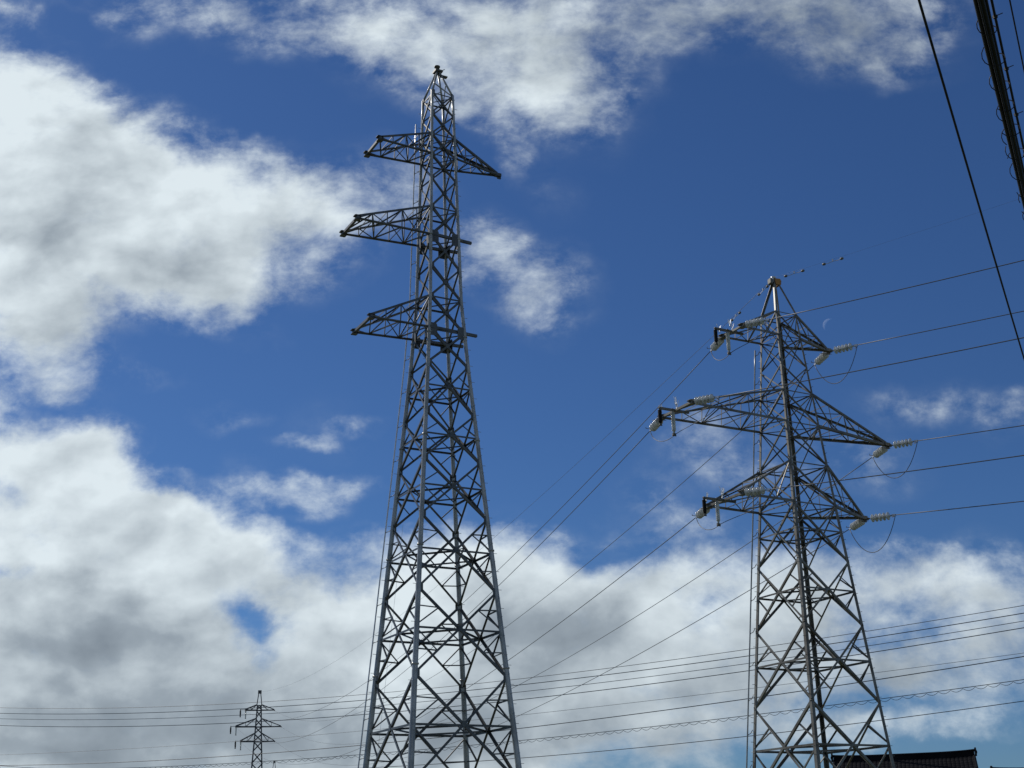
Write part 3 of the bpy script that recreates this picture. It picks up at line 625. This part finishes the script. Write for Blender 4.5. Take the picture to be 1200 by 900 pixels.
for k in 'ABCDEFGH':
    pts = [upt(k, t) for t in np.linspace(-40, 135, 70)]
    p0 = pts[0]; o = MB().tube([p-p0 for p in pts], UR[k], 6).build('overhead_cable', M['black'] if k in 'GH' else M['wire']); o.location = p0
    tag(o, UL[k], 'cable', 'cables crossing low behind the pylons')
    if k == 'G':
        w = MB(); per = .85; seq = []
        for i in range(int(175/per)*8):
            t = -40+i*per/8; ph = (i % 8)/8; q = upt(k, t)-p0
            seq.append(q+Vector((0, 0, -.05-.17*math.sin(math.pi*ph))))
        w.tube(seq, .016, 5); w.build('scalloped_line', M['black'], o)

# ------------------------------------------------------------------ close cables at the upper right
def ext(a, b, ta, tb, n=40, sag=0.0):
    a = Vector(a); b = Vector(b); out = []
    for t in np.linspace(ta, tb, n): out.append(lerp(a, b, t)+Vector((0, 0, EYE + sag*(t*(t-1)))))
    return out
c1 = ext((2.909, 7.824, 5.6), (6.218, 15.062, 5.6), -2, 3, 60, .12)
cable('overhead_cable', c1, .0105, 'single near black cable sweeping steeply down across the upper right', 'cable', M['black'], 'near cables at the upper right')
c3 = ext((4.123, 9.111, 6.5), (5.156, 11.317, 6.5), -6, 5)
cable('overhead_cable', c3, .007, 'thin dark cable in the extreme upper right corner', 'cable', M['black'], 'near cables at the upper right')
ba = Vector((2.747, 6.441, 4.6)); bb = Vector((3.944, 9.029, 4.6)); bd = (bb-ba).normalized(); bs = Vector((bd.y, -bd.x, 0))
bun = thing('cable_bundle', 'thick bundle of black cables tied with wire rings, cutting across the upper right corner', 'cable bundle', (ba.x, ba.y, ba.z+EYE), 0, 'near cables at the upper right')
rn = random.Random(3)
for (ox, oz, r) in ((-.022, .004, .015), (.004, -.010, .018), (.025, .010, .011), (0.0, .022, .009), (-.006, -.036, .006)):
    pts = [bd*t + bs*(ox+.003*math.sin(t*1.3+ox*90)) + Vector((0, 0, oz+.004*math.sin(t*.9+oz*50))) for t in np.linspace(-14, 16, 90)]
    MB().tube(pts, r, 8).build('cable', M['black'], bun)
rg = None
for i in range(60):
    t = -10+i*.34+rn.uniform(-.05, .05)
    mb = MB(); ph = rn.uniform(0, 6); R_ = rn.uniform(.052, .066)
    pts = [bd*(t+.16*k/14) + bs*(math.cos(ph+k/14*6.6)*R_) + Vector((0, 0, math.sin(ph+k/14*6.6)*R_)) for k in range(15)]
    mb.tube(pts, .0032, 5)
    o = mb.build('hanger_ring', M['black'], bun)
sc_ = thing('overhead_cable', 'narrow black cable with small clips running beside the thick cable bundle', 'cable', (ba.x, ba.y, ba.z+EYE), 0, 'near cables at the upper right')
sa = Vector((2.842, 6.513, 4.65))-ba; sb_ = Vector((3.80, 8.584, 4.65))-ba
MB().tube([lerp(sa, sb_, t) for t in np.linspace(-6, 7, 60)], .0085, 6).build('cable', M['black'], sc_)
for i in range(14):
    t = -1.0+i*.27; p = lerp(sa, sb_, t); mb = MB(); mb.tube([p-bs*.015, p+bs*.045+Vector((0, 0, .012))], .003, 5); mb.box(p, (.02, .02, .02), .4); mb.build('clip', M['black'], sc_)

# ------------------------------------------------------------------ houses
def house(loc, rz, L, label, depth=9.0, ridge=7.9, eave=5.6):
    t = thing('house', label, 'house', loc, rz, 'tiled-roof houses')
    w = MB(); hw = depth/2-.6; x0, x1 = -L/2+.5, L/2-.5
    gz = ridge-.35-(ridge-eave)*.0
    prof = [(-hw, 0), (hw, 0), (hw, eave-.05), (0, ridge-.45), (-hw, eave-.05)]
    w.add([(x0, y, z) for y, z in prof]+[(x1, y, z) for y, z in prof], [(4, 3, 2, 1, 0), (5, 6, 7, 8, 9)]+[(k, (k+1) % 5, 5+(k+1) % 5, 5+k) for k in range(5)])
    wo_ = w.build('wall', M['wall'], t)
    rf = MB(); n = int(L/.27); rows_ = 13; per = 6
    for sgn in (-1, 1):
        vs = []; fs = []; nx = n*per
        for r_ in range(rows_*2+1):
            rr = r_/2; f = (r_+1)//2/rows_ if True else 0
            yy = (depth/2)*min(1, (r_+1)//2/rows_ if r_ % 2 else r_/2/rows_)
            lift = .018 if r_ % 2 else 0.0
            zc = ridge - (ridge-eave+.15)*(yy/(depth/2)) + .12*(yy/(depth/2)-.5)**2*2
            for i in range(nx+1):
                x = -L/2+L*i/nx; vs.append((x, sgn*yy, zc+lift+.045*abs(math.sin(math.pi*i/per))**.7 + .10*(abs(x)/(L/2))**6))
        m_ = nx+1
        for r_ in range(rows_*2):
            for i in range(nx): fs.append((r_*m_+i, r_*m_+i+1, (r_+1)*m_+i+1, (r_+1)*m_+i))
        rf.add(vs, fs, False)
    ro2 = rf.build('roof', M['tile'], t)
    rd_ = MB()
    for i in range(4):
        zz = ridge+.05+i*.07; wd_ = .30-.03*i
        pts = []
        for k in range(20):
            x = -L/2+.05+(L-.1)*k/19; pts.append((x, 0, zz+.10*(abs(x)/(L/2))**4))
        for a, b in zip(pts[:-1], pts[1:]): rd_.bar(a, b, (0, 0, 1), wd_, .062)
    rd_.tube([(x, 0, ridge+.36+.10*(abs(x)/(L/2))**4) for x in np.linspace(-L/2, L/2, 20)], .09, 10)
    rd_.build('ridge', M['tile'], ro2)
    for s in (-1, 1):
        on = MB(); x = s*(L/2-.02); b0 = ridge+.08
        prof = [(-.26, 0), (-.30, .12), (-.20, .25), (-.20, .4), (-.10, .5), (0, .56), (.10, .5), (.20, .4), (.20, .25), (.30, .12), (.26, 0)]
        on.prism((x, 0, b0), (x+s*.12, 0, b0), Vector((0, 1, 0)), Vector((0, 0, 1)), prof)
        on.lathe((x+s*.10, 0, b0+.26), (s, 0, 0), [(0, .11), (.05, .11), (.07, .06)], 12)
        on.build('ridge_end_tile', M['tile'], ro2)
        vg = MB()
        for sy in (-1, 1):
            vg.tube([(s*(L/2-.08), sy*depth/2*f, ridge-(ridge-eave+.15)*f+.14) for f in np.linspace(.03, 1, 10)], .09, 8)
            vg.bar((s*(L/2-.03), 0, ridge-.16), (s*(L/2-.03), sy*depth/2, eave-.25), (0, 0, 1), .05, .22)
        vg.build('gable_edge', M['tile'], ro2)
    for zc in (1.5, 4.2):
        for x in (-L/4, L/4):
            wn_ = MB(); wn_.box((x, -hw-.02, zc), (1.7, .08, 1.2)); wf = wn_.build('window', M['wood'], t)
            gl_ = MB(); gl_.box((x-.4, -hw-.07, zc), (.74, .03, 1.04)); gl_.box((x+.4, -hw-.07, zc), (.74, .03, 1.04)); gl_.build('pane', M['glass'], wf)
    dr = MB(); dr.box((0, -hw-.02, 1.05), (1.0, .08, 2.1)); dr.build('door', M['wood'], t)
    return t
ra = Vector((21.894, 96.038)); rb = Vector((30.75, 93.49)); mid = (ra+rb)/2; rang = math.atan2(rb.y-ra.y, rb.x-ra.x)
H1 = house((mid.x, mid.y, 0), rang, (rb-ra).length+.25, 'house behind the weathered pylon, its dark tiled roof ridge rising at the bottom right', ridge=7.55)
H2 = house((40.2, 101.5, 0), -.05, 11.0, 'second house, only a sliver of its ridge showing in the bottom right corner', ridge=6.80, eave=4.8)

# ------------------------------------------------------------------ moon
mm = bpy.data.materials.new('moon_surface'); mm.use_nodes = True; t = mm.node_tree; t.nodes.clear()
df = t.nodes.new('ShaderNodeBsdfDiffuse'); tr = t.nodes.new('ShaderNodeBsdfTransparent'); ad = t.nodes.new('ShaderNodeAddShader'); ou = t.nodes.new('ShaderNodeOutputMaterial')
nz = t.nodes.new('ShaderNodeTexNoise'); nz.inputs['Scale'].default_value = .15
rp_ = t.nodes.new('ShaderNodeValToRGB'); rp_.color_ramp.elements[0].color = (.09, .09, .09, 1); rp_.color_ramp.elements[1].color = (.15, .15, .14, 1)
tcm = t.nodes.new('ShaderNodeTexCoord'); t.links.new(tcm.outputs['Object'], nz.inputs['Vector']); t.links.new(nz.outputs['Fac'], rp_.inputs[0]); t.links.new(rp_.outputs[0], df.inputs[0])
t.links.new(df.outputs[0], ad.inputs[0]); t.links.new(tr.outputs[0], ad.inputs[1]); t.links.new(ad.outputs[0], ou.inputs['Surface'])
md = Vector((0.23383619, 0.90126054, 0.3647603))*2500
R_ = 2500*7.4/1552; ms = MB()                # the sunlit part of the globe; the night side cannot be told from the sky
nu, nv = 48, 64; vs = []; up = md.normalized().cross(sd).normalized()       # poles where terminator and limb meet
ex = sd.copy(); ey = up.cross(ex).normalized()
toc = -md.normalized(); ang0 = math.atan2(toc.dot(ey), toc.dot(ex))
lo_, hi_ = (-math.pi/2, math.pi/2)
lo2, hi2 = ang0-math.pi/2, ang0+math.pi/2
a0, a1 = max(lo_, lo2), min(hi_, hi2)
for i in range(nv+1):
    la = -math.pi/2*.999+math.pi*.999*i/nv
    for j in range(nu+1):
        lo = a0+(a1-a0)*j/nu; vs.append((ex*math.cos(lo)*math.cos(la)+ey*math.sin(lo)*math.cos(la)+up*math.sin(la))*R_)
ms.add(vs, [(i*(nu+1)+j, i*(nu+1)+j+1, (i+1)*(nu+1)+j+1, (i+1)*(nu+1)+j) for i in range(nv) for j in range(nu)], True)
mo = ms.build('moon', mm); mo.location = md+Vector((0, 0, EYE)); tag(mo, 'pale crescent moon in the blue sky just above the tip of the top right arm', 'moon')
mo.visible_shadow = True
